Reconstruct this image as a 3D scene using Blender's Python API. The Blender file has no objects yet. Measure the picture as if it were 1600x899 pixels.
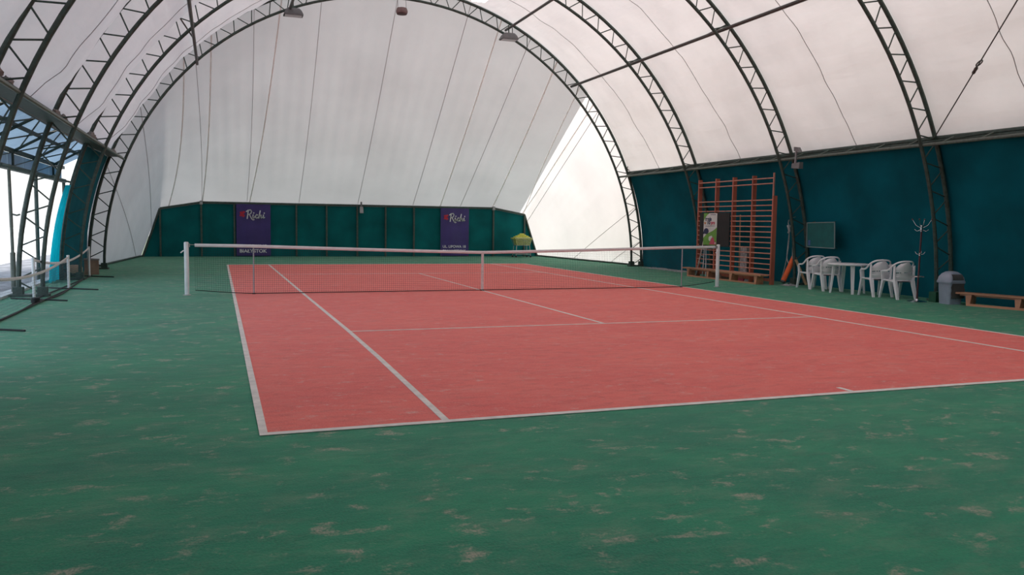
import bpy, math, random
from mathutils import Vector, Matrix, noise as mnoise

random.seed(7)
PI = math.pi
scene = bpy.context.scene
COL = scene.collection

# ------------------------------------------------------------------ camera
YAW, PITCH, ROLL, FPX = 0.346290679, -0.0788688886, 0.0139586297, 1274.05759
CAM = Vector((-5.782, -18.073, 1.583))
fw = Vector((math.sin(YAW) * math.cos(PITCH), math.cos(YAW) * math.cos(PITCH), math.sin(PITCH)))
rt = Vector((math.cos(YAW), -math.sin(YAW), 0))
up = rt.cross(fw)
r2 = rt * math.cos(ROLL) + up * math.sin(ROLL)
u2 = -rt * math.sin(ROLL) + up * math.cos(ROLL)
cd = bpy.data.cameras.new('camera')
cam = bpy.data.objects.new('camera', cd)
COL.objects.link(cam)
cd.sensor_width = 36.0
cd.lens = FPX / 1600 * 36.0
cd.clip_start, cd.clip_end = 0.05, 500
cam.matrix_world = Matrix(((r2.x, u2.x, -fw.x, CAM.x), (r2.y, u2.y, -fw.y, CAM.y), (r2.z, u2.z, -fw.z, CAM.z), (0, 0, 0, 1)))
scene.camera = cam

# ------------------------------------------------------------------ world, sun, exposure
SKY_STRENGTH, SUN_STRENGTH = 3.0, 7.0
world = bpy.data.worlds.new('sky')
scene.world = world
world.use_nodes = True
wn = world.node_tree
wn.nodes.clear()
sky = wn.nodes.new('ShaderNodeTexSky')
sky.sky_type = 'NISHITA'
sky.sun_disc = False
sky.sun_elevation = math.radians(49)
sky.sun_rotation = math.radians(67)
sky.air_density, sky.dust_density = 1.0, 3.5
hsv = wn.nodes.new('ShaderNodeMixRGB')
hsv.blend_type = 'ADD'
hsv.inputs[0].default_value = 1.0
hsv.inputs[2].default_value = (0.60, 0.62, 0.64, 1)          # even thin cloud over the clear sky
sc_ = wn.nodes.new('ShaderNodeMixRGB')
sc_.blend_type = 'MULTIPLY'
sc_.inputs[0].default_value = 1.0
sc_.inputs[2].default_value = (0.20, 0.20, 0.20, 1)
bg = wn.nodes.new('ShaderNodeBackground')
wo = wn.nodes.new('ShaderNodeOutputWorld')
wn.links.new(sky.outputs[0], sc_.inputs[1])
wn.links.new(sc_.outputs[0], hsv.inputs[1])
wn.links.new(hsv.outputs[0], bg.inputs[0])
bg.inputs[1].default_value = SKY_STRENGTH
wn.links.new(bg.outputs[0], wo.inputs[0])

sl = bpy.data.lights.new('sun', 'SUN')
sl.energy = SUN_STRENGTH
sl.angle = math.radians(6)
sl.color = (1.0, 0.93, 0.87)
sun = bpy.data.objects.new('sun', sl)
COL.objects.link(sun)
SUN_DIR = Vector((0.60, 0.25, 0.76)).normalized()            # towards the sun
sun.rotation_euler = SUN_DIR.to_track_quat('Z', 'Y').to_euler()
sun.location = (40, 40, 40)

scene.view_settings.view_transform = 'Standard'
scene.view_settings.look = 'None'
scene.view_settings.gamma = 1.0
scene.view_settings.use_curve_mapping = False
scene.view_settings.exposure = -1.10
try:
    scene.cycles.max_bounces = 10
    scene.cycles.diffuse_bounces = 6
    scene.cycles.transmission_bounces = 8
except Exception:
    pass

# ------------------------------------------------------------------ material helpers
def nodes_of(name):
    m = bpy.data.materials.new(name)
    m.use_nodes = True
    nt = m.node_tree
    nt.nodes.clear()
    out = nt.nodes.new('ShaderNodeOutputMaterial')
    return m, nt, out

def c4(c):
    return (c[0], c[1], c[2], 1)

def varied(nt, c1, c2, scale, detail=4, coord='Object', stretch=(1, 1, 1), lo=.35, hi=.65):
    tc = nt.nodes.new('ShaderNodeTexCoord')
    mp = nt.nodes.new('ShaderNodeMapping')
    mp.inputs['Scale'].default_value = stretch
    nt.links.new(tc.outputs[coord], mp.inputs[0])
    nz = nt.nodes.new('ShaderNodeTexNoise')
    nz.inputs['Scale'].default_value = scale
    nz.inputs['Detail'].default_value = detail
    nt.links.new(mp.outputs[0], nz.inputs['Vector'])
    rp = nt.nodes.new('ShaderNodeValToRGB')
    rp.color_ramp.elements[0].position = lo
    rp.color_ramp.elements[1].position = hi
    rp.color_ramp.elements[0].color = c4(c1)
    rp.color_ramp.elements[1].color = c4(c2)
    nt.links.new(nz.outputs['Fac'], rp.inputs[0])
    return rp.outputs[0], nz.outputs['Fac'], mp.outputs[0]

def solid(name, c, rough=.6, metal=0.0, var=.12, scale=6, bump=0.0, stretch=(1, 1, 1), spec=.5):
    m, nt, out = nodes_of(name)
    b = nt.nodes.new('ShaderNodeBsdfPrincipled')
    b.inputs['Roughness'].default_value = rough
    b.inputs['Metallic'].default_value = metal
    b.inputs['Specular IOR Level'].default_value = spec
    col, fac, _ = varied(nt, [x * (1 - var) for x in c], [min(1, x * (1 + var)) for x in c], scale, stretch=stretch)
    nt.links.new(col, b.inputs['Base Color'])
    if bump:
        bp = nt.nodes.new('ShaderNodeBump')
        bp.inputs['Strength'].default_value = bump
        bp.inputs['Distance'].default_value = .01
        nt.links.new(fac, bp.inputs['Height'])
        nt.links.new(bp.outputs[0], b.inputs['Normal'])
    nt.links.new(b.outputs[0], out.inputs[0])
    return m

def membrane(name, cd_, ct, var=.06, scale=1.2, bump=.25, folds=(2.2, 2.2, 2.2)):
    """coated cloth: reflects diffusely on both sides and lets light through"""
    m, nt, out = nodes_of(name)
    d = nt.nodes.new('ShaderNodeBsdfDiffuse')
    t = nt.nodes.new('ShaderNodeBsdfTranslucent')
    a = nt.nodes.new('ShaderNodeAddShader')
    col, fac, mp = varied(nt, [x * (1 - var) for x in cd_], [x * (1 + var) for x in cd_], scale)
    col2, _, _ = varied(nt, [x * (1 - var) for x in ct], [x * (1 + var) for x in ct], scale * .6)
    nt.links.new(col, d.inputs[0])
    nt.links.new(col2, t.inputs[0])
    nz = nt.nodes.new('ShaderNodeTexNoise')
    nz.inputs['Scale'].default_value = 1.0
    nz.inputs['Detail'].default_value = 3
    st = nt.nodes.new('ShaderNodeMapping')
    st.inputs['Scale'].default_value = folds
    nt.links.new(mp, st.inputs[0])
    nt.links.new(st.outputs[0], nz.inputs['Vector'])
    bp = nt.nodes.new('ShaderNodeBump')
    bp.inputs['Strength'].default_value = bump
    bp.inputs['Distance'].default_value = .08
    nt.links.new(nz.outputs['Fac'], bp.inputs['Height'])
    nt.links.new(bp.outputs[0], d.inputs['Normal'])
    nt.links.new(bp.outputs[0], t.inputs['Normal'])
    nt.links.new(d.outputs[0], a.inputs[0])
    nt.links.new(t.outputs[0], a.inputs[1])
    nt.links.new(a.outputs[0], out.inputs[0])
    return m

def carpet(name, base1, base2, sand, amount, sandscale, fibre=.5):
    """sand-filled artificial turf: pile colour that varies, with worn patches where the sand shows"""
    m, nt, out = nodes_of(name)
    b = nt.nodes.new('ShaderNodeBsdfPrincipled')
    b.inputs['Roughness'].default_value = .85
    b.inputs['Specular IOR Level'].default_value = .25
    b.inputs['Sheen Weight'].default_value = .15
    L = nt.links.new
    tc = nt.nodes.new('ShaderNodeTexCoord')
    def nz(scale, detail, rough=.6, stretch=(1, 1, 1), dist=0.0):
        mp = nt.nodes.new('ShaderNodeMapping')
        mp.inputs['Scale'].default_value = stretch
        mp.inputs['Rotation'].default_value = (0, 0, .3)
        L(tc.outputs['Object'], mp.inputs[0])
        n = nt.nodes.new('ShaderNodeTexNoise')
        n.inputs['Scale'].default_value = scale
        n.inputs['Detail'].default_value = detail
        n.inputs['Roughness'].default_value = rough
        n.inputs['Distortion'].default_value = dist
        L(mp.outputs[0], n.inputs['Vector'])
        return n.outputs['Fac']
    def ramp(f, lo, hi):
        r = nt.nodes.new('ShaderNodeMapRange')
        r.interpolation_type = 'SMOOTHSTEP'
        r.inputs['From Min'].default_value = lo
        r.inputs['From Max'].default_value = hi
        L(f, r.inputs['Value'])
        return r.outputs['Result']
    def math_(op, a, c):
        n = nt.nodes.new('ShaderNodeMath')
        n.operation = op
        for i, v in enumerate((a, c)):
            if isinstance(v, (int, float)):
                n.inputs[i].default_value = v
            else:
                L(v, n.inputs[i])
        return n.outputs[0]
    def mix(f, a, c):
        n = nt.nodes.new('ShaderNodeMixRGB')
        L(f, n.inputs[0])
        for i, v in ((1, a), (2, c)):
            if isinstance(v, tuple):
                n.inputs[i].default_value = v
            else:
                L(v, n.inputs[i])
        return n.outputs[0]
    base = mix(ramp(nz(.7, 5, .6, (1, 1.6, 1)), .3, .7), c4(base1), c4(base2))
    fib = nz(75, 3, .7, (1, .6, 1))
    streak = nz(7, 4, .65, (.55, 1.3, 1), .4)
    dark = mix(math_('MULTIPLY', ramp(streak, .45, .7), .4), base, c4([x * .62 for x in base1]))
    dark = mix(math_('MULTIPLY', ramp(fib, .35, .7), .35), dark, c4([min(1, x * 1.5) for x in base2]))
    pale = mix(math_('MULTIPLY', ramp(nz(2.6, 7, .75, (.8, 1.4, 1)), .46, .72), .34), dark, c4([.5 * x + .5 * y for x, y in zip(base2, sand)]))
    patch = math_('MULTIPLY', ramp(nz(sandscale, 7, .72, (.85, 1.2, 1), .25), amount, amount + .13), ramp(nz(.55, 2), .30, .46))
    patch = math_('MULTIPLY', patch, ramp(fib, .22, .66))
    col = mix(math_('MULTIPLY', patch, .85), pale, c4(sand))
    L(col, b.inputs['Base Color'])
    bp = nt.nodes.new('ShaderNodeBump')
    bp.inputs['Strength'].default_value = fibre
    bp.inputs['Distance'].default_value = .012
    L(math_('ADD', fib, math_('MULTIPLY', streak, 1.2)), bp.inputs['Height'])
    L(bp.outputs[0], b.inputs['Normal'])
    L(b.outputs[0], out.inputs[0])
    return m

def emitter(name, c, s):
    m, nt, out = nodes_of(name)
    e = nt.nodes.new('ShaderNodeEmission')
    e.inputs[0].default_value = c4(c)
    e.inputs[1].default_value = s
    nt.links.new(e.outputs[0], out.inputs[0])
    return m

M = {}
M['roof'] = membrane('white_roof_cloth', (.44, .425, .42), (.216, .206, .197), bump=.55, folds=(2.6, .45, 2.6))
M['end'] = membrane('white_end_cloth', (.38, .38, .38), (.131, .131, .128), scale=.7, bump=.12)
M['end_side'] = membrane('bright_end_cloth', (.45, .44, .435), (.30, .288, .28), scale=.7, bump=.12)  # sunward side panel's extra brightness is put into its translucency
M['seam'] = membrane('doubled_cloth_seam', (.40, .38, .38), (.09, .085, .085))
M['thin_seam'] = membrane('thin_cloth_seam', (.60, .58, .57), (.34, .325, .31), bump=.05)
M['rim'] = membrane('bunched_cloth', (.22, .21, .20), (.03, .03, .03))
M['green_cloth'] = solid('dark_green_tarpaulin', (.001, .100, .135), .8, var=.22, scale=.9, bump=.3, spec=.12)
M['screen_cloth'] = solid('dark_green_windscreen', (.003, .115, .120), .8, var=.2, scale=1.1, bump=.3, spec=.12)
M['blue_sheet'] = membrane('translucent_blue_sheet', (.12, .17, .21), (.12, .17, .215), var=.2, scale=.8)
M['pale_sheet'] = membrane('translucent_pale_sheet', (.25, .33, .38), (.16, .21, .25), var=.15)
M['teal_cloth'] = membrane('translucent_teal_curtain', (.01, .30, .36), (.0, .22, .27), var=.15, scale=2)
M['floor'] = carpet('green_sand_turf', (.006, .165, .095), (.018, .240, .120), (.46, .36, .29), .54, 4.3)
M['court'] = carpet('red_sand_turf', (.74, .115, .100), (.80, .150, .120), (.72, .42, .35), .555, 6.0, .5)
M['line'] = solid('white_turf_line', (.72, .66, .62), .8, var=.1, scale=9, bump=.2)
M['steel'] = solid('dark_green_painted_steel', (.045, .070, .058), .55, var=.25, scale=14)
M['steel_pale'] = solid('grey_green_painted_steel', (.10, .125, .105), .45, var=.2, scale=14)
M['steel_brown'] = solid('brown_grey_painted_steel', (.06, .055, .05), .5, var=.2, scale=14)
M['white_paint'] = solid('white_painted_post', (.78, .80, .82), .35, var=.05)
M['grey_paint'] = solid('pale_grey_paint', (.45, .47, .52), .45, var=.08)
M['plastic'] = solid('white_garden_plastic', (.86, .84, .88), .35, var=.03)
M['net'] = solid('dark_net_cord', (.012, .018, .018), .8, var=.1)
M['pale_net'] = solid('pale_stitched_tape', (.70, .66, .66), .8, var=.12, scale=30)
M['mini_net'] = solid('grey_net_cord', (.05, .08, .09), .8, var=.1)
M['rack'] = solid('red_brown_varnished_wood', (.46, .135, .085), .4, var=.22, scale=5, stretch=(1, 1, .15))
M['rung'] = solid('pale_pink_brown_rungs', (.52, .24, .18), .4, var=.15, scale=5)
M['bench'] = solid('orange_brown_bench_wood', (.52, .24, .14), .45, var=.22, scale=4, stretch=(1, .12, 1))
M['board'] = solid('matt_black_board', (.012, .011, .012), .6, var=.1)
M['alu'] = solid('brushed_aluminium', (.62, .64, .66), .35, .8, var=.1)
M['chrome'] = solid('chrome', (.6, .6, .62), .22, 1.0, var=.03)
M['maroon'] = solid('maroon_lacquered_pole', (.085, .028, .035), .3, var=.1)
M['orange'] = solid('orange_foam', (.85, .155, .045), .75, var=.12)
M['beige_wood'] = solid('bare_beige_wood', (.46, .30, .18), .6, var=.15)
M['rope'] = solid('grey_white_rope', (.40, .42, .43), .85, var=.2, scale=30)
M['bin'] = solid('blue_grey_plastic', (.30, .34, .43), .4, var=.06)
M['bin_dark'] = solid('dark_grey_plastic', (.09, .085, .085), .45, var=.1)
M['purple'] = solid('purple_banner_vinyl', (.045, .028, .165), .5, var=.12, scale=2)
M['print_white'] = solid('white_print', (.72, .72, .76), .55, var=.03)
M['print_red'] = solid('red_print', (.50, .02, .05), .55, var=.1)
M['ball'] = solid('yellow_felt', (.66, .66, .13), .9, var=.15, scale=30)
M['galv'] = solid('galvanised_wire', (.45, .46, .45), .4, .7, var=.1)
M['card'] = solid('brown_cardboard', (.30, .20, .15), .8, var=.15)
M['beige_card'] = solid('beige_board', (.62, .50, .38), .8, var=.1)
M['rubber'] = solid('black_rubber', (.012, .012, .014), .6, var=.1)
M['lamp_grey'] = solid('grey_lamp_housing', (.16, .16, .165), .5, var=.12)
M['lamp_glass'] = solid('grey_lamp_glass', (.30, .30, .31), .2, var=.05)
M['pink_grey'] = solid('pink_grey_enamel', (.20, .12, .115), .5, var=.1)
M['dark_pink'] = solid('dark_maroon_grille', (.09, .045, .045), .6, var=.1)
M['lit'] = emitter('lit_lamp_panel', (1, .98, .95), 6.0)
M['ground'] = solid('grey_paving', (.20, .21, .22), .85, var=.25, scale=3, bump=.4, stretch=(1, .4, 1))
M['pale_ground'] = solid('sun_paled_ground', (.60, .60, .58), .85, var=.08)
M['lawn'] = solid('lawn', (.12, .15, .07), .9, var=.2)
M['shade_block'] = solid('dark_shade_block', (.07, .065, .06), .85, var=.1)  # for the added block that shades the roof
M['concrete'] = solid('painted_concrete', (.50, .54, .54), .8, var=.12)
M['green_block'] = solid('green_painted_block', (.012, .085, .045), .7, var=.2)
M['debris'] = solid('grey_white_dust', (.34, .34, .35), .9, var=.3, scale=12)
M['poster_white'] = solid('poster_white', (.66, .66, .64), .5, var=.03)
M['poster_green'] = solid('poster_green', (.14, .33, .05), .5, var=.15)
M['poster_navy'] = solid('poster_navy', (.015, .022, .075), .5, var=.1)
M['poster_orange'] = solid('poster_orange', (.62, .22, .03), .5, var=.1)
M['poster_pink'] = solid('poster_pink', (.52, .07, .12), .5, var=.1)
M['notice'] = solid('green_noticeboard_sheet', (.002, .105, .105), .7, var=.1)
M['notice_frame'] = solid('grey_noticeboard_frame', (.20, .27, .27), .5, var=.06)
M['notice_blue'] = solid('blue_note', (.06, .14, .33), .5, var=.1)

# ------------------------------------------------------------------ mesh helpers
class MB:
    def __init__(self):
        self.v, self.f = [], []

    def quad(self, a, b, c, d):
        n = len(self.v)
        self.v += [tuple(a), tuple(b), tuple(c), tuple(d)]
        self.f.append((n, n + 1, n + 2, n + 3))
        return self

    def box(self, x0, x1, y0, y1, z0, z1):
        return self.hexa([(x0, y0, z0), (x1, y0, z0), (x1, y1, z0), (x0, y1, z0), (x0, y0, z1), (x1, y0, z1), (x1, y1, z1), (x0, y1, z1)])

    def hexa(self, p):
        n = len(self.v)
        self.v += [tuple(q) for q in p]
        for f in ((3, 2, 1, 0), (4, 5, 6, 7), (0, 1, 5, 4), (1, 2, 6, 5), (2, 3, 7, 6), (3, 0, 4, 7)):
            self.f.append(tuple(n + i for i in f))
        return self

    def tube(self, pts, r, sides=8, closed=False, cap=True, flat=1.0):
        """round bar along points; r a number or a list; flat squeezes the second axis"""
        pts = [Vector(p) for p in pts]
        k = len(pts)
        rad = r if isinstance(r, (list, tuple)) else [r] * k
        base = len(self.v)
        pu = None
        for i, p in enumerate(pts):
            if closed:
                d = pts[(i + 1) % k] - pts[i - 1]
            else:
                d = pts[min(i + 1, k - 1)] - pts[max(i - 1, 0)]
            d = d.normalized() if d.length > 1e-9 else Vector((0, 0, 1))
            if pu is None:
                a = Vector((0, 0, 1)) if abs(d.z) < .9 else Vector((1, 0, 0))
                u = d.cross(a).normalized()
            else:
                u = (pu - d * pu.dot(d))
                u = u.normalized() if u.length > 1e-6 else pu
            pu = u
            w = d.cross(u)
            for s in range(sides):
                t = 2 * PI * (s + .5) / sides
                q = p + (u * math.cos(t) + w * math.sin(t) * flat) * rad[i]
                self.v.append(tuple(q))
        m = k if closed else k - 1
        for i in range(m):
            for s in range(sides):
                a = base + i * sides + s
                b = base + i * sides + (s + 1) % sides
                c = base + ((i + 1) % k) * sides + (s + 1) % sides
                e = base + ((i + 1) % k) * sides + s
                self.f.append((a, b, c, e))
        if cap and not closed:
            self.f.append(tuple(base + s for s in range(sides))[::-1])
            self.f.append(tuple(base + (k - 1) * sides + s for s in range(sides)))
        return self

    def lathe(self, prof, sides=24, center=(0, 0, 0), cap=True):
        base = len(self.v)
        for r, z in prof:
            for s in range(sides):
                t = 2 * PI * s / sides
                self.v.append((center[0] + r * math.cos(t), center[1] + r * math.sin(t), center[2] + z))
        for i in range(len(prof) - 1):
            for s in range(sides):
                a = base + i * sides + s
                b = base + i * sides + (s + 1) % sides
                self.f.append((a, b, b + sides, a + sides))
        if cap:
            self.f.append(tuple(base + s for s in range(sides))[::-1])
            self.f.append(tuple(base + (len(prof) - 1) * sides + s for s in range(sides)))
        return self

    def prism(self, poly, axis, lo, hi):
        """poly: 2-D outline; axis 0/1/2 = extrusion axis"""
        def mk(a, b, h):
            return ((h, a, b), (a, h, b), (a, b, h))[axis]
        n = len(self.v)
        k = len(poly)
        self.v += [mk(a, b, lo) for a, b in poly] + [mk(a, b, hi) for a, b in poly]
        self.f.append(tuple(range(n, n + k)))
        self.f.append(tuple(range(n + k, n + 2 * k))[::-1])
        for i in range(k):
            j = (i + 1) % k
            self.f.append((n + i, n + k + i, n + k + j, n + j))
        return self

    def grid(self, fn, nu, nv):
        n = len(self.v)
        for i in range(nu + 1):
            for j in range(nv + 1):
                self.v.append(tuple(fn(i / nu, j / nv)))
        for i in range(nu):
            for j in range(nv):
                a = n + i * (nv + 1) + j
                self.f.append((a, a + 1, a + nv + 2, a + nv + 1))
        return self

    def mesh(self, name, mat, smooth=False):
        me = bpy.data.meshes.new(name)
        me.from_pydata(self.v, [], self.f)
        if mat is not None:
            me.materials.append(M[mat] if isinstance(mat, str) else mat)
        import bmesh
        b = bmesh.new()
        b.from_mesh(me)
        bmesh.ops.recalc_face_normals(b, faces=b.faces)
        b.to_mesh(me)
        b.free()
        if smooth:
            me.shade_smooth()
            me.set_sharp_from_angle(angle=math.radians(40))
        me.update()
        return me

    def build(self, name, mat, parent=None, smooth=False, label=None):
        o = bpy.data.objects.new(name, self.mesh(name, mat, smooth))
        COL.objects.link(o)
        if parent is not None:
            o.parent = parent
        if label:
            o['label'] = label
        return o

def link_mesh(name, me, parent, matrix=None):
    o = bpy.data.objects.new(name, me)
    COL.objects.link(o)
    o.parent = parent
    if matrix is not None:
        o.matrix_local = matrix
    return o

def tag(o, label, cat, group=None):
    o['label'] = label
    o['category'] = cat
    if group:
        o['group'] = group
    return o

def thing(name, label, cat, loc=(0, 0, 0), rz=0.0, group=None):
    o = bpy.data.objects.new(name, None)
    o.empty_display_size = .1
    COL.objects.link(o)
    o.location = loc
    o.rotation_euler = (0, 0, rz)
    return tag(o, label, cat, group)

def struct(o, label=None):
    o['kind'] = 'structure'
    if label:
        o['label'] = label
    return o

def copy_tree(o, parent=None):
    c = o.copy()
    COL.objects.link(c)
    if parent is not None:
        c.parent = parent
    for ch in list(o.children):
        copy_tree(ch, c)
    return c

def bar_matrix(a, b):
    a, b = Vector(a), Vector(b)
    d = b - a
    q = Vector((0, 0, 1)).rotation_difference(d.normalized())
    return Matrix.Translation(a) @ q.to_matrix().to_4x4()

# ================================================================== SETTING
RI, RO, RF = 9.08, 9.50, 9.57          # inner chord, outer chord, cloth
ARCH_Y = [9.7, 5.0, 0.3, -4.4, -9.1]
BAYS = [9.7, 5.0, 0.3, -4.4, -9.1, -13.8, -18.5, -23.2]
ZB = 3.42                               # height of the side beams
TH0 = math.asin(ZB / RF)

# floor with the red court and its lines lying on it
floor = MB().box(-9.75, 9.75, -23.2, 9.9, -.12, 0)
floor.prism([(-9.75, 9.9), (9.75, 9.9), (8.95, 18.9), (-8.95, 18.9)], 2, -.12, 0)
floor = struct(floor.build('floor', 'floor'))
MB().prism([(-5.46, -11.86), (5.46, -11.86), (5.46, 11.86), (-5.46, 11.86)], 2, 0, .004).build('red_court', 'court', floor, label='red sand-filled playing surface')
def court_line(p0, p1, w=.05, mid=None):
    pts = [Vector((*p0, 0))] + [Vector((*q, 0)) for q in (mid or [])] + [Vector((*p1, 0))]
    m = MB()
    for a, b in zip(pts, pts[1:]):
        d = (b - a).normalized()
        n = Vector((-d.y, d.x, 0)) * w / 2
        m.hexa([a - n + Vector((0, 0, .003)), b - n + Vector((0, 0, .003)), b + n + Vector((0, 0, .003)), a + n + Vector((0, 0, .003)),
                a - n + Vector((0, 0, .008)), b - n + Vector((0, 0, .008)), b + n + Vector((0, 0, .008)), a + n + Vector((0, 0, .008))])
    return m.build('court_line', 'line', floor)
court_line((-5.515, -11.90), (5.515, -11.90), .075)
court_line((-5.515, 11.885), (5.515, 11.885), .075)
court_line((-5.485, -11.86), (-5.485, 11.85), .06)
court_line((5.485, -11.86), (5.485, 11.85), .06)
court_line((-4.09, -11.86), (-4.115, 11.85), .06, [(-4.045, -8.7), (-4.035, -6.4), (-4.07, 0)])
court_line((4.115, -11.86), (4.115, 11.85), .06)
court_line((-4.0, -6.4), (4.085, -6.4), .05)
court_line((-4.06, 6.4), (4.085, 6.4), .05)
court_line((0, -6.375), (0, 6.375), .05)
court_line((-.03, -11.86), (-.03, -11.68), .05)
court_line((0, 11.68), (0, 11.85), .05)

# roof cloth: one panel per bay, hanging a little inwards between its arches
ceiling = bpy.data.objects.new('ceiling', None)
COL.objects.link(ceiling)
struct(ceiling, 'white cloth barrel roof over the court')
def roof_point(th, y, y0, y1, extra=0.0):
    t = (y - y0) / (y1 - y0)
    s = 4 * t * (1 - t)
    s = s ** .75
    lean = min(1.0, max(0.0, (th - 1.75) / .5))              # hangs deeper on the open side
    low = min(1.0, max(0.0, (min(th, PI - th) - TH0) / .22))
    sag = (.27 + .17 * lean) * s * (.35 + .4 * lean + (.65 - .4 * lean) * low) * min(1.0, max(0.0, (min(th, PI - th) - TH0) / .10))
    # soft cross folds and puckers towards the beams
    n1 = mnoise.noise(Vector((th * 7.0, y * .35, 3.1))) * .055
    n2 = mnoise.noise(Vector((th * 22.0, y * .22, 8.3))) * .038
    edge = math.exp(-min(t, 1 - t) * 7)
    pk = (math.sin(th * 70 + 3 * mnoise.noise(Vector((th * 3, 0, 0)))) * .022 + mnoise.noise(Vector((th * 30, y * 2, 5))) * .02) * edge
    r = RF - sag - (n1 + n2) * s - pk * min(1, s * 3) - extra
    return Vector((r * math.cos(th), y, r * math.sin(th)))
for y1, y0 in zip(BAYS, BAYS[1:]):
    near = y0 > -12
    nu, nv = (150, 26) if near else (50, 8)
    g = MB().grid(lambda a, b: roof_point(TH0 + (PI - 2 * TH0) * a, y0 + (y1 - y0) * b, y0, y1), nu, nv)
    pan = g.build('roof_panel', 'roof', ceiling, smooth=True)
    if near:
        ym = (y0 + y1) / 2
        sm = MB()
        pts = []
        for i in range(161):
            th = TH0 + (PI - 2 * TH0) * i / 160
            pts.append(roof_point(th, ym + .035 * math.sin(th * 9), y0, y1, .012))
        sm.tube(pts, .008, 4)
        sm.build('panel_seam', 'seam', pan, label='thin dark seam along the middle of the bay')

# cloth bunched in the arch feet on the open side
def bunch(x, y, z, s, seed):
    random.seed(seed)
    def fn(a, b):
        u, v = a * 2 * PI, (b - .5) * PI
        d = Vector((math.cos(u) * math.cos(v), math.sin(u) * math.cos(v), math.sin(v)))
        k = 1 + .45 * mnoise.noise(d * 2.3 + Vector((seed, 0, 0))) + .2 * mnoise.noise(d * 6 + Vector((seed, 5, 0)))
        return (x + d.x * s * .6 * k, y + d.y * s * 1.5 * k, z + d.z * s * .7 * k)
    return MB().grid(fn, 16, 10)
for i, (x, y, z, s) in enumerate([(-8.68, 4.45, 3.55, .16), (-8.7, 5.2, 3.54, .12), (-8.7, .75, 3.54, .14), (-8.7, -.05, 3.55, .14), (-8.68, -4.05, 3.54, .13), (-8.7, 9.2, 3.54, .13), (-8.68, -4.95, 3.58, .20)]):
    bunch(x, y, z, s, i + 3).build('bunched_cloth', 'rim', ceiling, smooth=True)

# lower side walls of dark green tarpaulin
def side_wall(name, sx, y0, y1, lbl):
    def fn(a, b):
        y = y0 + (y1 - y0) * a
        z = ZB * b - .06 * (1 - b)
        x = math.sqrt((RO + .045) ** 2 - z * z)
        f = .028 * math.sin(y * 1.34 + .6 * math.sin(z)) + .018 * mnoise.noise(Vector((y * 1.7, z * .6, 4)))
        return (sx * (x + f), y, z)
    n = max(8, int((y1 - y0) * 7))
    o = MB().grid(fn, n, 12).build(name, 'green_cloth', smooth=True)
    return struct(o, lbl)
side_wall('wall_right', 1, -23.2, 9.7, 'dark green tarpaulin wall below the roof on the far side from the opening')
side_wall('wall_left', -1, 5.0, 9.7, 'short dark tarpaulin wall between the opening and the white end')
side_wall('wall_left_near', -1, -23.2, -9.1, 'dark tarpaulin wall beyond the opening')
struct(MB().grid(lambda a, b: (RF * math.cos(PI * a) * b, -23.2, max(0, RF * math.sin(PI * a)) * b), 48, 6).build('wall_back', 'green_cloth', smooth=True))

# white cloth end, ruled from the last arch down to the ground and to the windscreen's top
YF = 18.72
BASE = [(0.0, (9.55, 9.7, 0.0)), (23.0, (8.78, YF, 0.02)), (41.0, (8.06, YF, 2.0)), (47.6, (6.45, YF, 2.29)), (90.0, (0.0, YF, 2.29))]
def end_base(deg):
    m = deg > 90
    d = 180 - deg if m else deg
    for (a0, p0), (a1, p1) in zip(BASE, BASE[1:]):
        if d <= a1:
            t = (d - a0) / (a1 - a0)
            q = Vector(p0).lerp(Vector(p1), t)
            break
    if m:
        q.x = -q.x
    return q
def end_point(deg, t, off=0.0):
    th = math.radians(deg)
    a = Vector((RF * math.cos(th), 9.7, max(0.0, RF * math.sin(th))))
    if 47.6 < deg < 132.4:                                   # seams keep the same distance from the middle line
        x = RF * math.cos(th)
        b = Vector((x, YF, 2.29))
    else:
        b = end_base(deg)
    p = a.lerp(b, t)
    bow = math.sin(PI * t)
    s = math.sin(th)
    p.z -= (.22 * s + off) * bow
    p.x -= math.cos(th) * .12 * bow
    p += Vector((0, -1, -.4)) * (.03 * mnoise.noise(Vector((deg * .22, t * 1.2, 0))) + .012 * math.sin(deg * 2.1 + t * 2)) * bow
    if p.z < 0:
        p.z = 0
    return p
DS = 42.0
wall_far = struct(MB().grid(lambda a, b: end_point(DS + (180 - 2 * DS) * a, b), 120, 20).build('wall_far', 'end', smooth=True), 'white cloth end of the hall sloping down behind the windscreen')
MB().grid(lambda a, b: end_point(DS * a, b), 50, 20).build('side_panel', 'end_side', wall_far, True, 'brighter side panel of the cloth end, more translucent on the sunward side')
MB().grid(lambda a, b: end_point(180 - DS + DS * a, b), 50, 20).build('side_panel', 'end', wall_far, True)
def x_to_deg(x):
    return math.degrees(math.acos(x / RF))
for x in (-8.0, -6.4, -4.6, -2.45, .1, 2.6, 4.85):
    dg = x_to_deg(x)
    MB().tube([end_point(dg, .01 + .98 * i / 20, .02) - Vector((0, .02, 0)) for i in range(21)], .010, 4).build('cloth_seam', 'seam', wall_far, label='thin dark seam')
for dg in (37.5, 14.0, 6.0, 160.0):
    MB().tube([end_point(dg, .01 + .98 * i / 20, .02) - Vector((.02 if dg < 90 else -.02, .02, 0)) for i in range(21)], .010, 4).build('cloth_seam', 'seam', wall_far, label='thin dark seam')
def end_strip(d0, d1, w):
    def fn(a, b):
        p = end_point(d0 + (d1 - d0) * b, .005 + .99 * b, .03) - Vector((0, .03, 0))
        return p + Vector((w * (a - .5), 0, 0))
    MB().grid(fn, 1, 20).build('thin_seam', 'thin_seam', wall_far, label='bright unlined strip of cloth')
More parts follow.
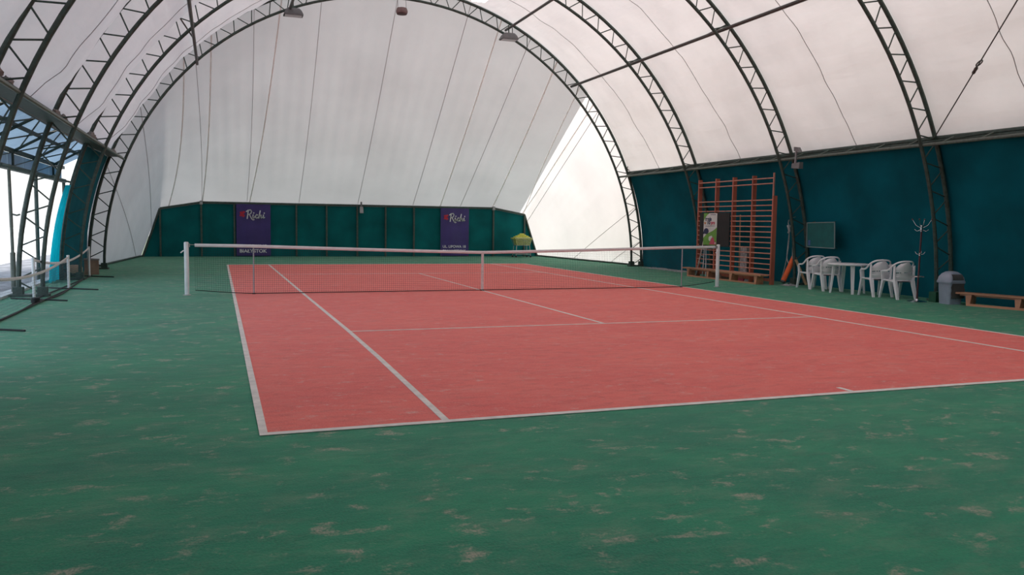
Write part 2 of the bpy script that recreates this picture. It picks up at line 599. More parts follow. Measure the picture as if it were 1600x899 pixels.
for d0, d1, w in ((39.5, 41.5, .06), (44.5, 41.2, .045), (52.0, 47.8, .06), (67, 66, .05), (113.0, 118.0, .05), (128, 131.8, .05), (134.5, 137.5, .05)):
    end_strip(d0, d1, w)
MB().prism([(-8.76, -.1), (8.76, -.1), (8.06, 2.0), (6.45, 2.29), (-6.45, 2.29), (-8.06, 2.0)], 1, YF, YF + .02).build('lower_panel', 'end', wall_far)
MB().tube([(9.5, 9.75, .03), (8.75, YF, .03)], .04, 6).build('ground_batten', 'steel', wall_far)
MB().tube([(-9.5, 9.75, .03), (-8.75, YF, .03)], .04, 6).build('ground_batten', 'steel', wall_far)

# outside: paving, kerb, translucent porch
struct(MB().box(-12.6, -9.9, -30, 30, -.3, -.03).build('ground', 'ground'), 'grey paving outside the opening')
struct(MB().box(-120, -12.6, -120, 120, -.3, -.05).build('ground_forecourt', 'pale_ground'), 'outer ground beyond the paving, paled for sun glare')  # sunlit overexposure of the outer ground is put into its pale colour
struct(MB().box(-12.6, 120, -120, 120, -.6, -.31).build('ground_lawn', 'lawn'), 'lawn around the hall')
struct(MB().box(14.0, 22.0, -34, 6.5, -.31, 10.0).build('added_shade_wall', 'shade_block'), 'unseen dark block added to shade the lower roof beyond the green wall')  # out of view, added only to shade the lower roof on this side
struct(MB().box(-9.9, -9.66, -23.2, 9.7, -.12, .05).build('trim_1', 'concrete'), 'pale kerb along the opening')
porch = thing('porch_roof', 'lean-to porch of bluish translucent sheets outside the open side', 'porch', (0, 0, 0))
def porch_sheet(y0, y1, mat, label=None):
    def fn(a, b):
        y = y0 + (y1 - y0) * a
        w = .022 * math.cos(2 * PI * (y - y0) / .234)
        return (-8.97 - 1.13 * b, y, 3.70 - .60 * b + w)
    MB().grid(fn, 60, 3).build('roof_sheet', mat, porch, smooth=True)
PY0, PY1 = -7.0, 9.0
PX = -10.0
yy = PY0
while yy < PY1 - .1:
    porch_sheet(yy, yy + 1.17, 'blue_sheet')
    yy += 1.17
MB().box(PX - .05, PX + .03, PY0, PY1, 2.97, 3.06).build('edge_purlin', 'steel', porch)
MB().box(PX - .06, PX + .06, PY0, PY1, 2.58, 2.68).build('lintel_beam', 'steel', porch)
MB().box(-9.52, -9.46, PY0, PY1, 3.33, 3.40).build('middle_purlin', 'steel', porch)
yy = PY0
while yy < PY1 - .1:
    MB().box(PX - .075, PX - .062, yy + .02, min(yy + 1.55, PY1), 2.68, 2.97).build('fascia_sheet', 'pale_sheet', porch)
    yy += 1.57
ys = [-4.4, -2.05, .3, 2.65, 5.0, 7.35]
for y in ys:
    MB().tube([(-8.97, y, 3.60), (PX, y, 3.0)], .03, 6).build('rafter', 'steel', porch)
    MB().tube([(PX, y, 2.62), (PX, y, 3.0)], .028, 6).build('strut', 'steel', porch)
    MB().tube([(-9.2, y, 2.45), (PX, y, 2.62)], .02, 6).build('tie', 'steel', porch)
for a, b in zip(ys, ys[1:]):
    MB().tube([(-9.0, a, 3.52), (PX + .08, b, 3.0)], .016, 5).build('brace', 'steel', porch)
    MB().tube([(-9.0, b, 3.52), (PX + .08, a, 3.0)], .016, 5).build('brace', 'steel', porch)
    MB().tube([(PX, a, 2.68), (PX, b, 2.98)], .013, 5).build('brace', 'steel', porch)
for y in (-4.4, 5.0, 8.9):
    MB().tube([(PX, y, -.03), (PX, y, 2.6)], .045, 8).build('post', 'steel', porch)

# ================================================================== STEEL FRAME
NP = 46
def arch(y, label, detail=True):
    t = thing('arch_truss', label, 'arch', (0, y, 0), 0, 'lattice arches carrying the roof')
    MB().tube([(RI * math.cos(PI * i / 72), 0, RI * math.sin(PI * i / 72)) for i in range(73)], .043, 8).build('inner_chord', 'steel', t, True)
    MB().tube([(RO * math.cos(PI * i / 72), 0, RO * math.sin(PI * i / 72)) for i in range(73)], .048, 8).build('outer_chord', 'steel', t, True)
    me = None
    for i in range(NP):
        a0 = PI * (i + .06) / NP
        am = PI * (i + .5) / NP
        a1 = PI * (i + .94) / NP
        A = (RI * math.cos(a0), 0, RI * math.sin(a0))
        B = (RO * math.cos(am - .003), 0, RO * math.sin(am - .003))
        B2 = (RO * math.cos(am + .003), 0, RO * math.sin(am + .003))
        C = (RI * math.cos(a1), 0, RI * math.sin(a1))
        if me is None:
            L_ = (Vector(B) - Vector(A)).length
            me = MB().tube([(0, 0, 0), (0, 0, L_)], .0155, 6).mesh('web_bar', 'steel', True)
        link_mesh('web_bar', me, t, bar_matrix(A, B))
        link_mesh('web_bar', me, t, bar_matrix(B2, C))
    for s in (-1, 1):
        MB().box(min(s * 8.96, s * 9.62), max(s * 8.96, s * 9.62), -.13, .13, 0, .05).build('base_plate', 'steel', t)
        for cx in (9.08, 9.50):
            MB().box(s * cx - .085, s * cx + .085, -.085, .085, .05, .19).build('base_socket', 'steel', t)
    return t
arch(9.7, 'farthest lattice arch, framing the white cloth end of the hall')
arch(5.0, 'lattice arch next to the farthest, beside the left-hand uprights of the wall bars')
arch(.3, 'lattice arch whose wall leg stands between the wall bars and the plastic chairs')
arch(-4.4, 'lattice arch whose wall leg stands between the coat stand and the bin')
arch(-9.1, 'nearest lattice arch, just beyond the frame on the near side')

def purlin(ang, r, label):
    x, z = r * math.cos(math.radians(ang)), r * math.sin(math.radians(ang))
    t = thing('purlin', label, 'roof tube', (x, 0, z), 0, 'tubes running along under the roof')
    MB().tube([(0, -13.8, 0), (0, 9.85, 0)], .045, 8).build('tube', 'steel_brown', t, True)
    d = Vector((math.cos(math.radians(ang)), 0, math.sin(math.radians(ang))))
    for y in ARCH_Y[1:]:
        e = d * (RO - r)
        MB().tube([(0, y + 1.1, 0), (e.x, y + .02, e.z)], .02, 6).build('knee_brace', 'steel_brown', t)
    return t
purlin(45.5, 9.27, 'long roof tube low on the wall-bar side, crossing below the arches')
purlin(65.0, 9.27, 'roof tube near the crown on the wall-bar side, ending above a floodlight')
purlin(134.5, 9.02, 'roof tube low on the open side, running towards the end arch')
purlin(113.0, 9.02, 'roof tube near the crown on the open side, ending above a floodlight')

def side_beam(sx, label):
    t = thing('side_beam', label, 'beam', (0, 0, 0), 0, 'ladder beams along the sides')
    MB().tube([(sx * 8.46, -20, 3.37), (sx * 8.46, 9.75, 3.37)], .036, 8).build('inner_tube', 'steel_pale', t, True, label='grey-green tube')
    MB().tube([(sx * 8.86, -20, 3.54), (sx * 8.86, 9.75, 3.54)], .05, 8).build('outer_tube', 'steel', t, True)
    L_ = math.hypot(.40, .17)
    me = MB().tube([(0, 0, 0), (0, 0, L_)], .022, 6).mesh('rung', 'steel_pale', True)
    for i in range(24):
        y = 9.23 - .94 * i
        link_mesh('rung', me, t, bar_matrix((sx * 8.46, y, 3.37), (sx * 8.86, y, 3.54)))
        if i % 3 == 1:
            MB().tube([(sx * 8.47, y, 3.37), (sx * 8.85, y - 2.8, 3.54)], .014, 5).build('diagonal', 'steel', t)
    if sx > 0:
        MB().box(8.80, 9.02, -20, 9.7, 3.40, 3.50).build('edge_channel', 'steel', t)
    else:
        MB().box(-9.02, -8.50, -20, 9.7, 3.43, 3.45).build('gutter', 'steel', t)
        MB().box(-8.90, -8.86, -20, 9.7, 3.45, 3.62).build('gutter_lip', 'steel', t)
    return t
side_beam(1, 'ladder beam along the top of the dark green wall')
side_beam(-1, 'ladder beam over the open side, at the foot of the roof')

def tension_rod(a, b, ring_t, label):
    a, b = Vector(a), Vector(b)
    t = thing('tension_rod', label, 'rod', a, 0, 'bracing rods')
    d = b - a
    MB().tube([(0, 0, 0), d], .012, 6).build('rod', 'steel_brown', t, True)
    c = d * ring_t
    q = Vector((0, 0, 1)).rotation_difference(d.normalized()).to_matrix()
    MB().tube([c + q @ Vector((.06 * math.cos(2 * PI * i / 16), 0, .075 * math.sin(2 * PI * i / 16))) for i in range(16)], .013, 6, closed=True).build('ring', 'steel_brown', t, True)
    MB().tube([c - d.normalized() * (.1 + .03 * i) for i in range(8)], [.014, .03, .034, .03, .03, .034, .03, .014], 8).build('turnbuckle', 'steel_brown', t, True)
    return t
tension_rod((8.76, -4.4, 3.5), (6.35, -9.1, 6.55), .40, 'long bracing rod with ring and turnbuckle rising from the beam above the bin')
def ring(x, y, z, label):
    t = thing('shackle', label, 'shackle', (x, y, z))
    MB().tube([(.09 * math.cos(2 * PI * i / 16), 0, .09 * math.sin(2 * PI * i / 16)) for i in range(16)], .016, 6, closed=True).build('ring', 'steel_brown', t, True)
    MB().tube([(0, .0, -.1), (.05, 0, -.2)], .012, 6).build('pin', 'steel_brown', t)
ring(8.85, 9.62, 3.72, 'small round shackle on the farthest arch above the beam end')

# ================================================================== FAR WINDSCREEN
YW = 18.60
ws = thing('windscreen', 'dark green windscreen fence of posts and cloth across the far end', 'fence', (0, YW, 0))
PXS = [-8.02, -6.43, -5.12, -3.86, -2.57, -1.28, .06, 1.33, 2.63, 3.92, 5.2, 6.45, 8.02]
def top_of(x):
    a = abs(x)
    if a <= 6.45:
        return 2.27
    if a <= 8.02:
        return 2.27 - (a - 6.45) / (8.02 - 6.45) * .28
    return 1.99 * (8.70 - a) / (8.70 - 8.02)
for x0, x1 in zip([-8.70] + PXS, PXS + [8.70]):
    za, zb = top_of(x0), top_of(x1)
    def fn(a, b):
        x = x0 + (x1 - x0) * a
        return (x, .035 * math.sin(PI * a) * math.sin(PI * b) + .012 * mnoise.noise(Vector((x * 2, b * 3, 1))), (za + (zb - za) * a - .05) * b if (za + (zb - za) * a) > .06 else 0)
    MB().grid(fn, 8, 6).build('screen_panel', 'screen_cloth', ws, True)
for x in PXS:
    MB().box(x - .035, x + .035, -.10, -.02, 0, top_of(x)).build('post', 'steel', ws)
for a, b in (((-8.7, 0), (-8.02, 1.99)), ((-8.02, 1.99), (-6.43, 2.27)), ((-6.43, 2.27), (6.45, 2.27)), ((6.45, 2.27), (8.02, 1.99)), ((8.02, 1.99), (8.7, 0))):
    MB().tube([(a[0], -.06, a[1]), (b[0], -.06, b[1])], .045, 6).build('rail', 'steel', ws)
for x in (-6.43, 6.45):
    MB().box(x - .06, x + .06, -.14, -.02, 2.18, 2.34).build('corner_cap', 'debris', ws, label='pale tape over the corner')

# banners
def stroke(m, pts, w, x0, z0, s, y):
    """flat lettering stroke: a ribbon in the x-z plane"""
    P = [Vector((x0 + a * s, y, z0 + b * s)) for a, b in pts]
    for a, b in zip(P, P[1:]):
        d = b - a
        if d.length < 1e-6:
            continue
        d.normalize()
        n = Vector((-d.z, 0, d.x)) * w / 2
        e = d * w * .35
        m.quad(a - e - n, b + e - n, b + e + n, a - e + n)
RICHI = [
    [(.10, 0), (.24, 1.0)],                                                         # R stem
    [(.02, .86), (.2, 1.02), (.5, 1.06), (.62, .9), (.55, .66), (.36, .52), (.2, .5)],
    [(.36, .52), (.46, .3), (.62, -.02), (.78, -.16), (.9, -.12)],
    [(.80, .46), (.76, .2), (.80, .08), (.92, .12), (1.02, .26)],                     # i
    [(.86, .66), (.89, .72)],
    [(1.34, .44), (1.22, .5), (1.08, .34), (1.10, .12), (1.24, .06), (1.42, .2)],     # c
    [(1.64, .98), (1.46, .06)], [(1.50, .26), (1.62, .44), (1.74, .42), (1.72, .2), (1.76, .08), (1.88, .16)],   # h
    [(2.02, .46), (1.98, .2), (2.02, .08), (2.14, .16)],                              # i
    [(2.10, .66), (2.13, .72)],
]
def text_mesh(body, size, x, y, z, mat, name, parent, xscale=1.0, bold=.012, align='CENTER', rz=0.0, shear=0.0):
    cu = bpy.data.curves.new(name, 'FONT')
    cu.body = body
    cu.size = size
    cu.align_x = align
    cu.offset = bold * size
    cu.shear = shear
    cu.materials.append(M[mat])
    o = bpy.data.objects.new(name, cu)
    COL.objects.link(o)
    o.parent = parent
    bpy.context.view_layer.update()
    me = bpy.data.meshes.new_from_object(o.evaluated_get(bpy.context.evaluated_depsgraph_get()))
    bpy.data.objects.remove(o)
    o = bpy.data.objects.new(name, me)
    COL.objects.link(o)
    o.parent = parent
    o.location = (x, y, z)
    o.rotation_euler = (PI / 2, 0, rz)
    o.scale = (xscale, 1, 1)
    return o
def banner(x0, x1, label):
    w = x1 - x0
    t = thing('advertising_banner', label, 'banner', (x0, YW - .13, 0), 0, 'purple banners on the far windscreen')
    def fn(a, b):
        return (w * a, .012 * math.sin(a * 9 + b * 3) * (1 - b * .5), .04 + 2.19 * b)
    MB().grid(fn, 20, 10).build('cloth', 'purple', t, True)
    MB().tube([(-.02, 0, 2.24), (w + .02, 0, 2.24)], .015, 6).build('top_batten', 'steel', t)
    m = MB()
    for s in RICHI:
        stroke(m, s, .047, .41, 1.62, .345, -.03)
    m.build('brand_lettering', 'print_white', t, label='white script lettering reading Richi')
    e = MB()
    for dx, dz, ang in ((-.055, .06, .5), (.05, .08, -.35), (-.06, -.05, -.3), (.05, -.07, .45), (0, .0, 0)):
        c, s_ = math.cos(ang), math.sin(ang)
        P = [(.25 + dx + (px * c - pz * s_), -.03, 1.80 + dz + (px * s_ + pz * c)) for px, pz in ((-.05, -.045), (.05, -.03), (.055, .045), (-.04, .05))]
        e.quad(*P)
    e.build('emblem', 'print_red', t, label='red four-petalled emblem')
    text_mesh('UL. LIPOWA 18', .165, w * .48, -.03, .405, 'print_white', 'address_lettering', t, 1.0, .02)
    text_mesh('BIA\u0141YSTOK', .20, w * .48, -.03, .175, 'print_white', 'town_lettering', t, 1.08, .03)
    return t
banner(-5.05, -3.65, 'purple advertising banner at the open-side half of the far windscreen')
banner(3.87, 5.22, 'purple advertising banner at the wall-bar half of the far windscreen')

t = thing('floodlight', 'small grey lamp clipped to the middle post of the far windscreen', 'lamp', (.22, YW - .2, 2.05))
MB().box(-.03, .03, -.02, .08, .12, .38).build('bracket', 'lamp_grey', t)
MB().hexa([(-.08, -.10, -.12), (.08, -.10, -.12), (.08, .08, -.05), (-.08, .08, -.05), (-.07, -.06, .16), (.07, -.06, .16), (.07, .09, .14), (-.07, .09, .14)]).build('housing', 'lamp_glass', t)

# ================================================================== LAMPS UNDER THE ROOF
def hall_lamp(x, y, z, label):
    t = thing('floodlight', label, 'lamp', (x, y, z), 0, 'floodlights on the end arch')
    m = MB()
    n = 5
    prof = [(.30, -.14), (.30, -.10), (.24, .02), (.17, .09), (.10, .10)]
    rings = []
    for hx, hz in prof:
        hy = hx * .62
        rings.append([(-hx, -hy, hz), (hx, -hy, hz), (hx, hy, hz), (-hx, hy, hz)])
    for r0, r1 in zip(rings, rings[1:]):
        for i in range(4):
            j = (i + 1) % 4
            m.quad(r0[i], r0[j], r1[j], r1[i])
    m.quad(*rings[-1])
    m.build('housing', 'lamp_grey', t)
    MB().box(-.27, .27, -.17, .17, -.15, -.135).build('glass', 'lamp_glass', t)
    MB().tube([(0, 0, .09), (0, .05, .38)], .022, 6).build('bracket', 'steel', t)
    return t
hall_lamp(-3.42, 9.45, 8.24, 'grey floodlight on the end arch, open-side half')
hall_lamp(3.90, 9.45, 8.12, 'grey floodlight on the end arch, wall-bar half')
t = thing('heater_lamp', 'round pinkish lamp hanging on strings from the crown of the end arch', 'lamp', (.11, 9.5, 8.50))
MB().lathe([(.12, 0), (.17, .015), (.195, .06), (.195, .12), (.17, .20), (.15, .21)], 24).build('drum', 'pink_grey', t, True)
MB().lathe([(.0, -.012), (.10, -.01), (.165, .0), (.18, .03)], 24, cap=False).build('grille', 'dark_pink', t, True)
for x in (-.13, .15):
    MB().tube([(x, 0, .18), (x, .1, .62)], .006, 5).build('string', 'steel_brown', t)
t = thing('panel_lamp', 'lit white lamp hanging below the crown of the roof', 'lamp', (1.98, 6.6, 8.475))
MB().box(-.24, .24, -.35, .35, .025, .10).build('housing', 'white_paint', t)
MB().box(-.22, .22, -.33, .33, 0, .025).build('lit_panel', 'lit', t)
for y in (-.25, .25):
    MB().tube([(0, y, .1), (.08, y, .62)], .006, 5).build('wire', 'steel_brown', t)

t = thing('loudspeaker', 'small dark speaker clamped on the wall beam above the noticeboard', 'speaker', (8.44, -.42, 3.18))
MB().hexa([(-.06, -.14, -.09), (.07, -.14, -.09), (.07, .16, -.06), (-.06, .16, -.06), (-.05, -.14, .08), (.07, -.14, .08), (.07, .16, .06), (-.05, .16, .06)]).build('body', 'lamp_grey', t)
MB().tube([(0, .08, .05), (.0, .06, .36), (0, .03, .44)], .03, 8).build('bracket', 'lamp_glass', t, True)
MB().hexa([(-.05, -.12, .34), (.05, -.12, .34), (.05, .10, .38), (-.05, .10, .38), (-.05, -.03, .47), (.05, -.03, .47), (.05, .10, .49), (-.05, .10, .49)]).build('clamp', 'lamp_grey', t)

# ================================================================== TENNIS NET
def net_top(x):
    a = abs(x)
    if a > 5.25:
        return 1.07 - (6.4 - a) * .012
    return .925 + (1.056 - .925) * (a / 5.25) ** 1.15
def net_bottom(x):
    if x < -5.1:
        return .02 + .09 * ((-x - 5.1) / 1.2) ** 1.3
    if x > 5.1:
        return .02 + .12 * ((x - 5.1) / 1.2) ** 1.5
    return .02
net = thing('tennis_net', 'black tennis net with white top band across the red court', 'net', (0, 0, 0))
m = MB()
XL, XR = -6.24, 6.30
n = 278
for i in range(n + 1):
    x = XL + (XR - XL) * i / n
    m.tube([(x, 0, net_bottom(x)), (x, 0, net_top(x) - .03)], .0017, 4, cap=False)
rows = 22
for j in range(rows + 1):
    pts = []
    for i in range(49):
        x = XL + (XR - XL) * i / 48
        zb, zt = net_bottom(x), net_top(x) - .03
        pts.append((x, 0, zb + (zt - zb) * j / rows))
    m.tube(pts, .0017 if j else .011, 4, cap=False)
m.build('mesh', 'net', net, label='black knotted mesh')
def band(a, b):
    x = XL + (XR - XL) * a
    ang = 2 * PI * b
    zt = net_top(x)
    return (x, .012 * math.cos(ang), zt - .032 + .034 * math.sin(ang))
MB().grid(band, 60, 8).build('top_band', 'white_paint', net, True, label='white canvas band')
MB().box(-.027, .027, -.016, .016, .01, .90).build('centre_strap', 'pale_net', net, label='white centre strap')
MB().box(-.04, .04, -.03, .03, 0, .03).build('strap_anchor', 'net', net)
for s in (-1, 1):
    MB().tube([(s * 6.24, 0, 1.045), (s * 6.40, 0, 1.05)], .006, 6).build('cable', 'galv', net)
def net_post(x, label):
    t = thing('net_post', label, 'post', (x, 0, 0), 0, 'posts of the tennis net')
    MB().lathe([(.046, 0), (.046, 1.08), (.04, 1.10), (.02, 1.105)], 20).build('pole', 'white_paint', t, True)
    MB().tube([(-.05, -.04, .93), (-.11, -.05, .88)], .012, 6).build('crank', 'white_paint', t)
    MB().box(.02 if x < 0 else -.07, .07 if x < 0 else -.02, -.025, .025, 1.0, 1.07).build('cable_head', 'galv', t)
    MB().lathe([(.08, 0), (.08, .012), (.05, .02)], 16).build('ground_sleeve', 'galv', t, True)
    return t
net_post(-6.40, 'white round net post on the open side of the court')
net_post(6.40, 'white round net post in front of the wall bars')
def singles_stick(x, y, label):
    t = thing('singles_stick', label, 'post', (x, y, 0), 0, 'thin props under the net band')
    MB().lathe([(.014, 0), (.014, 1.0), (.02, 1.0), (.02, 1.02)], 10).build('rod', 'grey_paint', t, True)
    MB().lathe([(.035, 0), (.035, .012)], 12).build('foot', 'net', t)
singles_stick(-5.08, .04, 'thin grey prop holding up the net band nearest the open side')
singles_stick(5.36, .04, 'thin grey prop holding up the net band nearest the wall bars')

# ================================================================== WALL BARS
UX, UD = 8.35, .13
wb = thing('wall_bars', 'tall red-brown gymnastic wall bars with four bays of rungs', 'wall bars', (UX, 0, 0))
UY = [4.06, 3.13, 2.26, 1.33, .41]
for i, y in enumerate(UY):
    if i < 4:
        MB().box(0, UD, y - .022, y + .022, 0, 3.0).build('upright', 'rack', wb)
    else:
        MB().box(.0, UD, y - .022, y + .022, 0, 2.42).build('upright', 'rack', wb, label='shorter outer upright board')
        MB().box(.01, .05, y + .0, y + .03, 2.40, 3.04).build('upright_tip', 'rung', wb, label='thin pale batten above the short upright')
zs = [2.90, 2.755, 2.31, 2.165] + [2.02 - .1465 * i for i in range(13)]
me_cache = {}
for b in range(4):
    ya, yb = UY[b + 1] + .0, UY[b]
    for k_, z in enumerate(zs):
        L_ = yb - ya
        key = round(L_, 3)
        if key not in me_cache:
            me_cache[key] = MB().tube([(0, 0, 0), (0, 0, L_)], .0175, 8, flat=1.15).mesh('rung', 'rung', True)
        link_mesh('rung', me_cache[key], wb, bar_matrix((.028, ya, z), (.028, yb, z)))
MB().box(.10, .13, .41, 4.06, .08, .16).build('back_rail', 'rack', wb)

bb = thing('black_board', 'matt black board hung over the rungs of the wall bars behind the poster', 'board', (8.325, 0, 0))
MB().box(-.012, .012, 2.31, 3.88, .97, 1.975).build('panel', 'board', bb)
for y in (2.6, 3.6):
    MB().tube([(0, y, 1.97), (.03, y, 2.03), (.06, y, 1.98)], .008, 6).build('hook', 'steel', bb)

# poster on the board
po = thing('poster', 'green and white tennis poster hung on the black board', 'poster', (8.306, 2.93, 1.0))
def P2(u, v, off=0.0):
    """u 0..1 across (left to right as read), v 0..1 up the sheet"""
    return (-.002 - off, .71 * (1 - u), .965 * v)
MB().box(-.004, .002, 0, .71, 0, .965).build('sheet', 'poster_white', po)
m = MB()
def fan(m, pts, off):
    n = len(m.v)
    m.v += [P2(a, b, off) for a, b in pts]
    m.f.append(tuple(range(n, n + len(pts))))
fan(m, [(0, 0), (1, 0), (1, .56), (.86, .50), (.68, .44), (.48, .40), (.28, .36), (.12, .28), (0, .22)], .004)
fan(m, [(0, 1), (.42, 1), (.27, .95), (.14, .87), (.05, .80), (0, .74)], .004)
m.build('green_field', 'poster_green', po)
m = MB()
fan(m, [(.22 + .19 * math.cos(2 * PI * i / 20), .435 + .095 * math.sin(2 * PI * i / 20)) for i in range(20)], .006)
fan(m, [(.0, .34), (.08, .34), (.16, .40), (.08, .44), (0, .42)], .0065)
m.build('round_badge', 'poster_navy', po, label='dark blue round badge')
m = MB()
fan(m, [(.45, .02), (.98, .02), (.98, .10), (.85, .12), (.82, .2), (.74, .26), (.62, .22), (.56, .12)], .006)
m.build('pink_figure', 'poster_pink', po, label='pink and white picture of a player')
m = MB()
fan(m, [(.42, .16), (.52, .12), (.60, .20), (.70, .25), (.66, .30), (.5, .28), (.42, .24)], .008)
fan(m, [(.86, .04), (.96, .05), (.95, .10), (.88, .09)], .008)
m.build('white_patch', 'poster_white', po)
def ptext(body, size, u, v, mat, xs=1.0, bold=.02, shear=0.0):
    p = P2(u, v, .007)
    return text_mesh(body, size, p[0], p[1], p[2], mat, 'lettering', po, xs, bold, 'LEFT', -PI / 2, shear)
ptext('tenis', .165, .13, .765, 'poster_navy', 1.05, .04)
ptext('w', .13, .05, .655, 'poster_orange', 1.0, .05)
ptext('10', .15, .26, .655, 'poster_navy', 1.15, .05)
ptext('pro', .15, .55, .655, 'poster_pink', 1.0, .045)
m = MB()
fan(m, [(.15, .585), (.86, .60), (.86, .612), (.15, .597)], .006)
fan(m, [(.5, .945), (.92, .945), (.92, .96), (.5, .96)], .006)
m.build('small_print', 'poster_navy', po)

# step ladder leaning at the wall bars
ld = thing('step_ladder', 'small aluminium step ladder leaning on the wall bars below the poster', 'ladder', (0, 0, 0))
A0, A1 = Vector((8.30, 3.98, .02)), Vector((8.315, 3.64, 1.10))
B0, B1 = Vector((8.33, 3.66, .02)), Vector((8.333, 3.58, 1.06))
MB().tube([A0, A1], .02, 6).build('rail', 'alu', ld)
MB().tube([B0, B1], .018, 6).build('rail', 'alu', ld)
MB().tube([(8.33, 3.48, .02), (8.333, 3.52, .98)], .014, 6).build('rail', 'alu', ld)
for k_ in range(1, 5):
    f = k_ / 5
    MB().tube([A0.lerp(A1, f), B0.lerp(B1, f)], .011, 6).build('step', 'alu', ld)
MB().box(8.27, 8.33, 3.95, 4.01, 0, .05).build('foot', 'beige_wood', ld)

# gym benches
def gym_bench(name, x, y0, y1, w, h, legs, label, rz=0.0):
    t = thing(name, label, 'bench', (x, y1, 0), rz, 'long low gym benches')
    Ln = y1 - y0
    MB().box(0, w, -Ln, 0, h - .035, h).build('seat', 'bench', t)
    MB().box(w * .5 - .03, w * .5 + .03, -Ln + .15, -.15, h - .075, h - .035).build('under_beam', 'bench', t)
    MB().box(.0, .05, -legs[-1] - .0, -legs[0], .0, .045).build('floor_rail', 'bench', t)
    for d in legs:
        MB().hexa([(.0, -d - .035, 0), (w, -d - .035, 0), (w, -d + .035, 0), (0, -d + .035, 0), (.02, -d - .065, h - .036), (w - .02, -d - .065, h - .036), (w - .02, -d + .065, h - .036), (.02, -d + .065, h - .036)]).build('leg', 'bench', t)
    return t
gym_bench('gym_bench', 8.04, .40, 4.42, .25, .27, (.36, 1.45, 2.62, 3.78), 'long low wooden bench standing in front of the wall bars')
gym_bench('gym_bench', 8.74, -9.1, -5.02, .24, .27, (.42, 1.38, 2.6, 3.75), 'long low wooden bench running out of frame beside the bin', math.radians(14))

# things behind the wall bars and debris along the wall
t = tag(MB().box(8.52, 8.72, 2.02 - .30, 2.02, 1.0 - .30, 1.0).box(8.52, 8.55, 2.02 - .30, 2.02, 0, .7).box(8.69, 8.72, 2.02 - .30, 2.02, 0, .7).build('equipment_box', 'debris'), 'pale grey box on thin legs behind the rungs of the wall bars', 'box')
t = MB().box(8.522, 8.53, 1.76, 1.98, .82, .90).build('flap', 'lamp_grey', t)
tag(MB().tube([(8.62, 2.18, 0), (8.56, 2.14, 1.92)], .018, 8).build('wooden_pole', 'beige_wood', None, True), 'thin upright wooden pole standing behind the wall bars', 'pole')
for i, (x, y, sx, sy, lb) in enumerate([(9.25, 7.9, .30, .9, 'crumpled pale plastic sheet lying by the foot of the farthest arch'),
                                       (8.78, .12, .22, .20, 'scrap of pale plastic on the turf beside the wall bars'),
                                       (9.18, 6.4, .25, .5, 'small pale plastic scrap along the foot of the green wall')]):
    def fn(a, b, x=x, y=y, sx=sx, sy=sy, i=i):
        px, py = (a - .5) * 2 * sx, (b - .5) * 2 * sy
        k = max(0, 1 - (a * 2 - 1) ** 2) * max(0, 1 - (b * 2 - 1) ** 2)
        return (x + px * (1 + .2 * mnoise.noise(Vector((b * 4, i, 0)))), y + py, .004 + k * (.035 + .03 * mnoise.noise(Vector((a * 5, b * 8, i)))))
    tag(MB().grid(fn, 12, 22).build('plastic_sheet', 'debris', None, True), lb, 'plastic sheet')
for i, (x, y, w, c, mt, lb) in enumerate([(8.42, 3.0, .2, .12, 'card', 'brown box under the wall bars behind the bench'), (8.44, 2.0, .26, .10, 'poster_pink', 'flat red pad lying under the middle of the wall bars'),
                                      (8.44, 1.5, .2, .07, 'debris', 'flat grey pad lying under the wall bars')]):
    tag(MB().hexa([(x, y - w, 0), (x + .3, y - w, 0), (x + .3, y + w, 0), (x, y + w, 0), (x + .02, y - w + .02, c), (x + .28, y - w + .02, c), (x + .28, y + w - .02, c), (x + .02, y + w - .02, c)]).build('floor_pad', mt), lb, 'pad')

# orange tube, plank, rope
t = thing('foam_roll', 'orange foam roll leaning on the green wall beside the wall bars', 'roll', (8.80, .43, 0))
A, B = Vector((0, 0, .075)), Vector((.36, .02, .76))
MB().tube([A, A.lerp(B, .5), B], .07, 14).build('roll', 'orange', t, True)
d = (B - A).normalized()
MB().tube([A - d * .012, A + d * .03], .072, 14).build('end_cap', 'bin_dark', t, True)
t = thing('wooden_plank', 'bare wooden plank leaning behind the orange roll', 'plank', (9.0, .05, 0))
MB().tube([(.25, -.03, .02), (-.02, .10, .70)], .055, 4, flat=.35).build('board', 'beige_wood', t)
t = thing('hanging_rope', 'pale rope hanging in loops from a hook on the green wall', 'rope', (9.1, .55, 0))
MB().tube([(.14, .0, 1.86), (.02, 0, 1.84), (-.02, 0, 1.80), (.02, 0, 1.77)], .012, 6).build('hook', 'galv', t, True)
def rope(pts):
    P = [Vector(p) for p in pts]
    out = []
    for i in range(len(P) - 1):
        p0, p1, p2, p3 = P[max(i - 1, 0)], P[i], P[i + 1], P[min(i + 2, len(P) - 1)]
        for k2 in range(8):
            s = k2 / 8
            out.append(.5 * ((2 * p1) + (p2 - p0) * s + (2 * p0 - 5 * p1 + 4 * p2 - p3) * s * s + (3 * p1 - p0 - 3 * p2 + p3) * s ** 3))
    out.append(P[-1])
    return out
MB().tube(rope([(0, .10, 1.78), (-.02, .10, 1.68), (0, .04, 1.60), (-.01, -.03, 1.70), (0, -.06, 1.76), (0, -.08, 1.60), (0, -.10, 1.2), (0, -.10, .95), (-.03, -.15, .72)]), .014, 6).build('strand', 'rope', t, True)
MB().tube(rope([(0, .08, 1.62), (0, .06, 1.42), (0, .09, 1.0), (0, .16, .60), (-.06, .24, .12)]), .014, 6).build('strand', 'rope', t, True)
MB().tube(rope([(0, .05, 1.60), (-.02, .05, 1.35), (0, .12, .92), (-.02, .10, .72), (-.04, .0, .58)]), .014, 6).build('strand', 'rope', t, True)
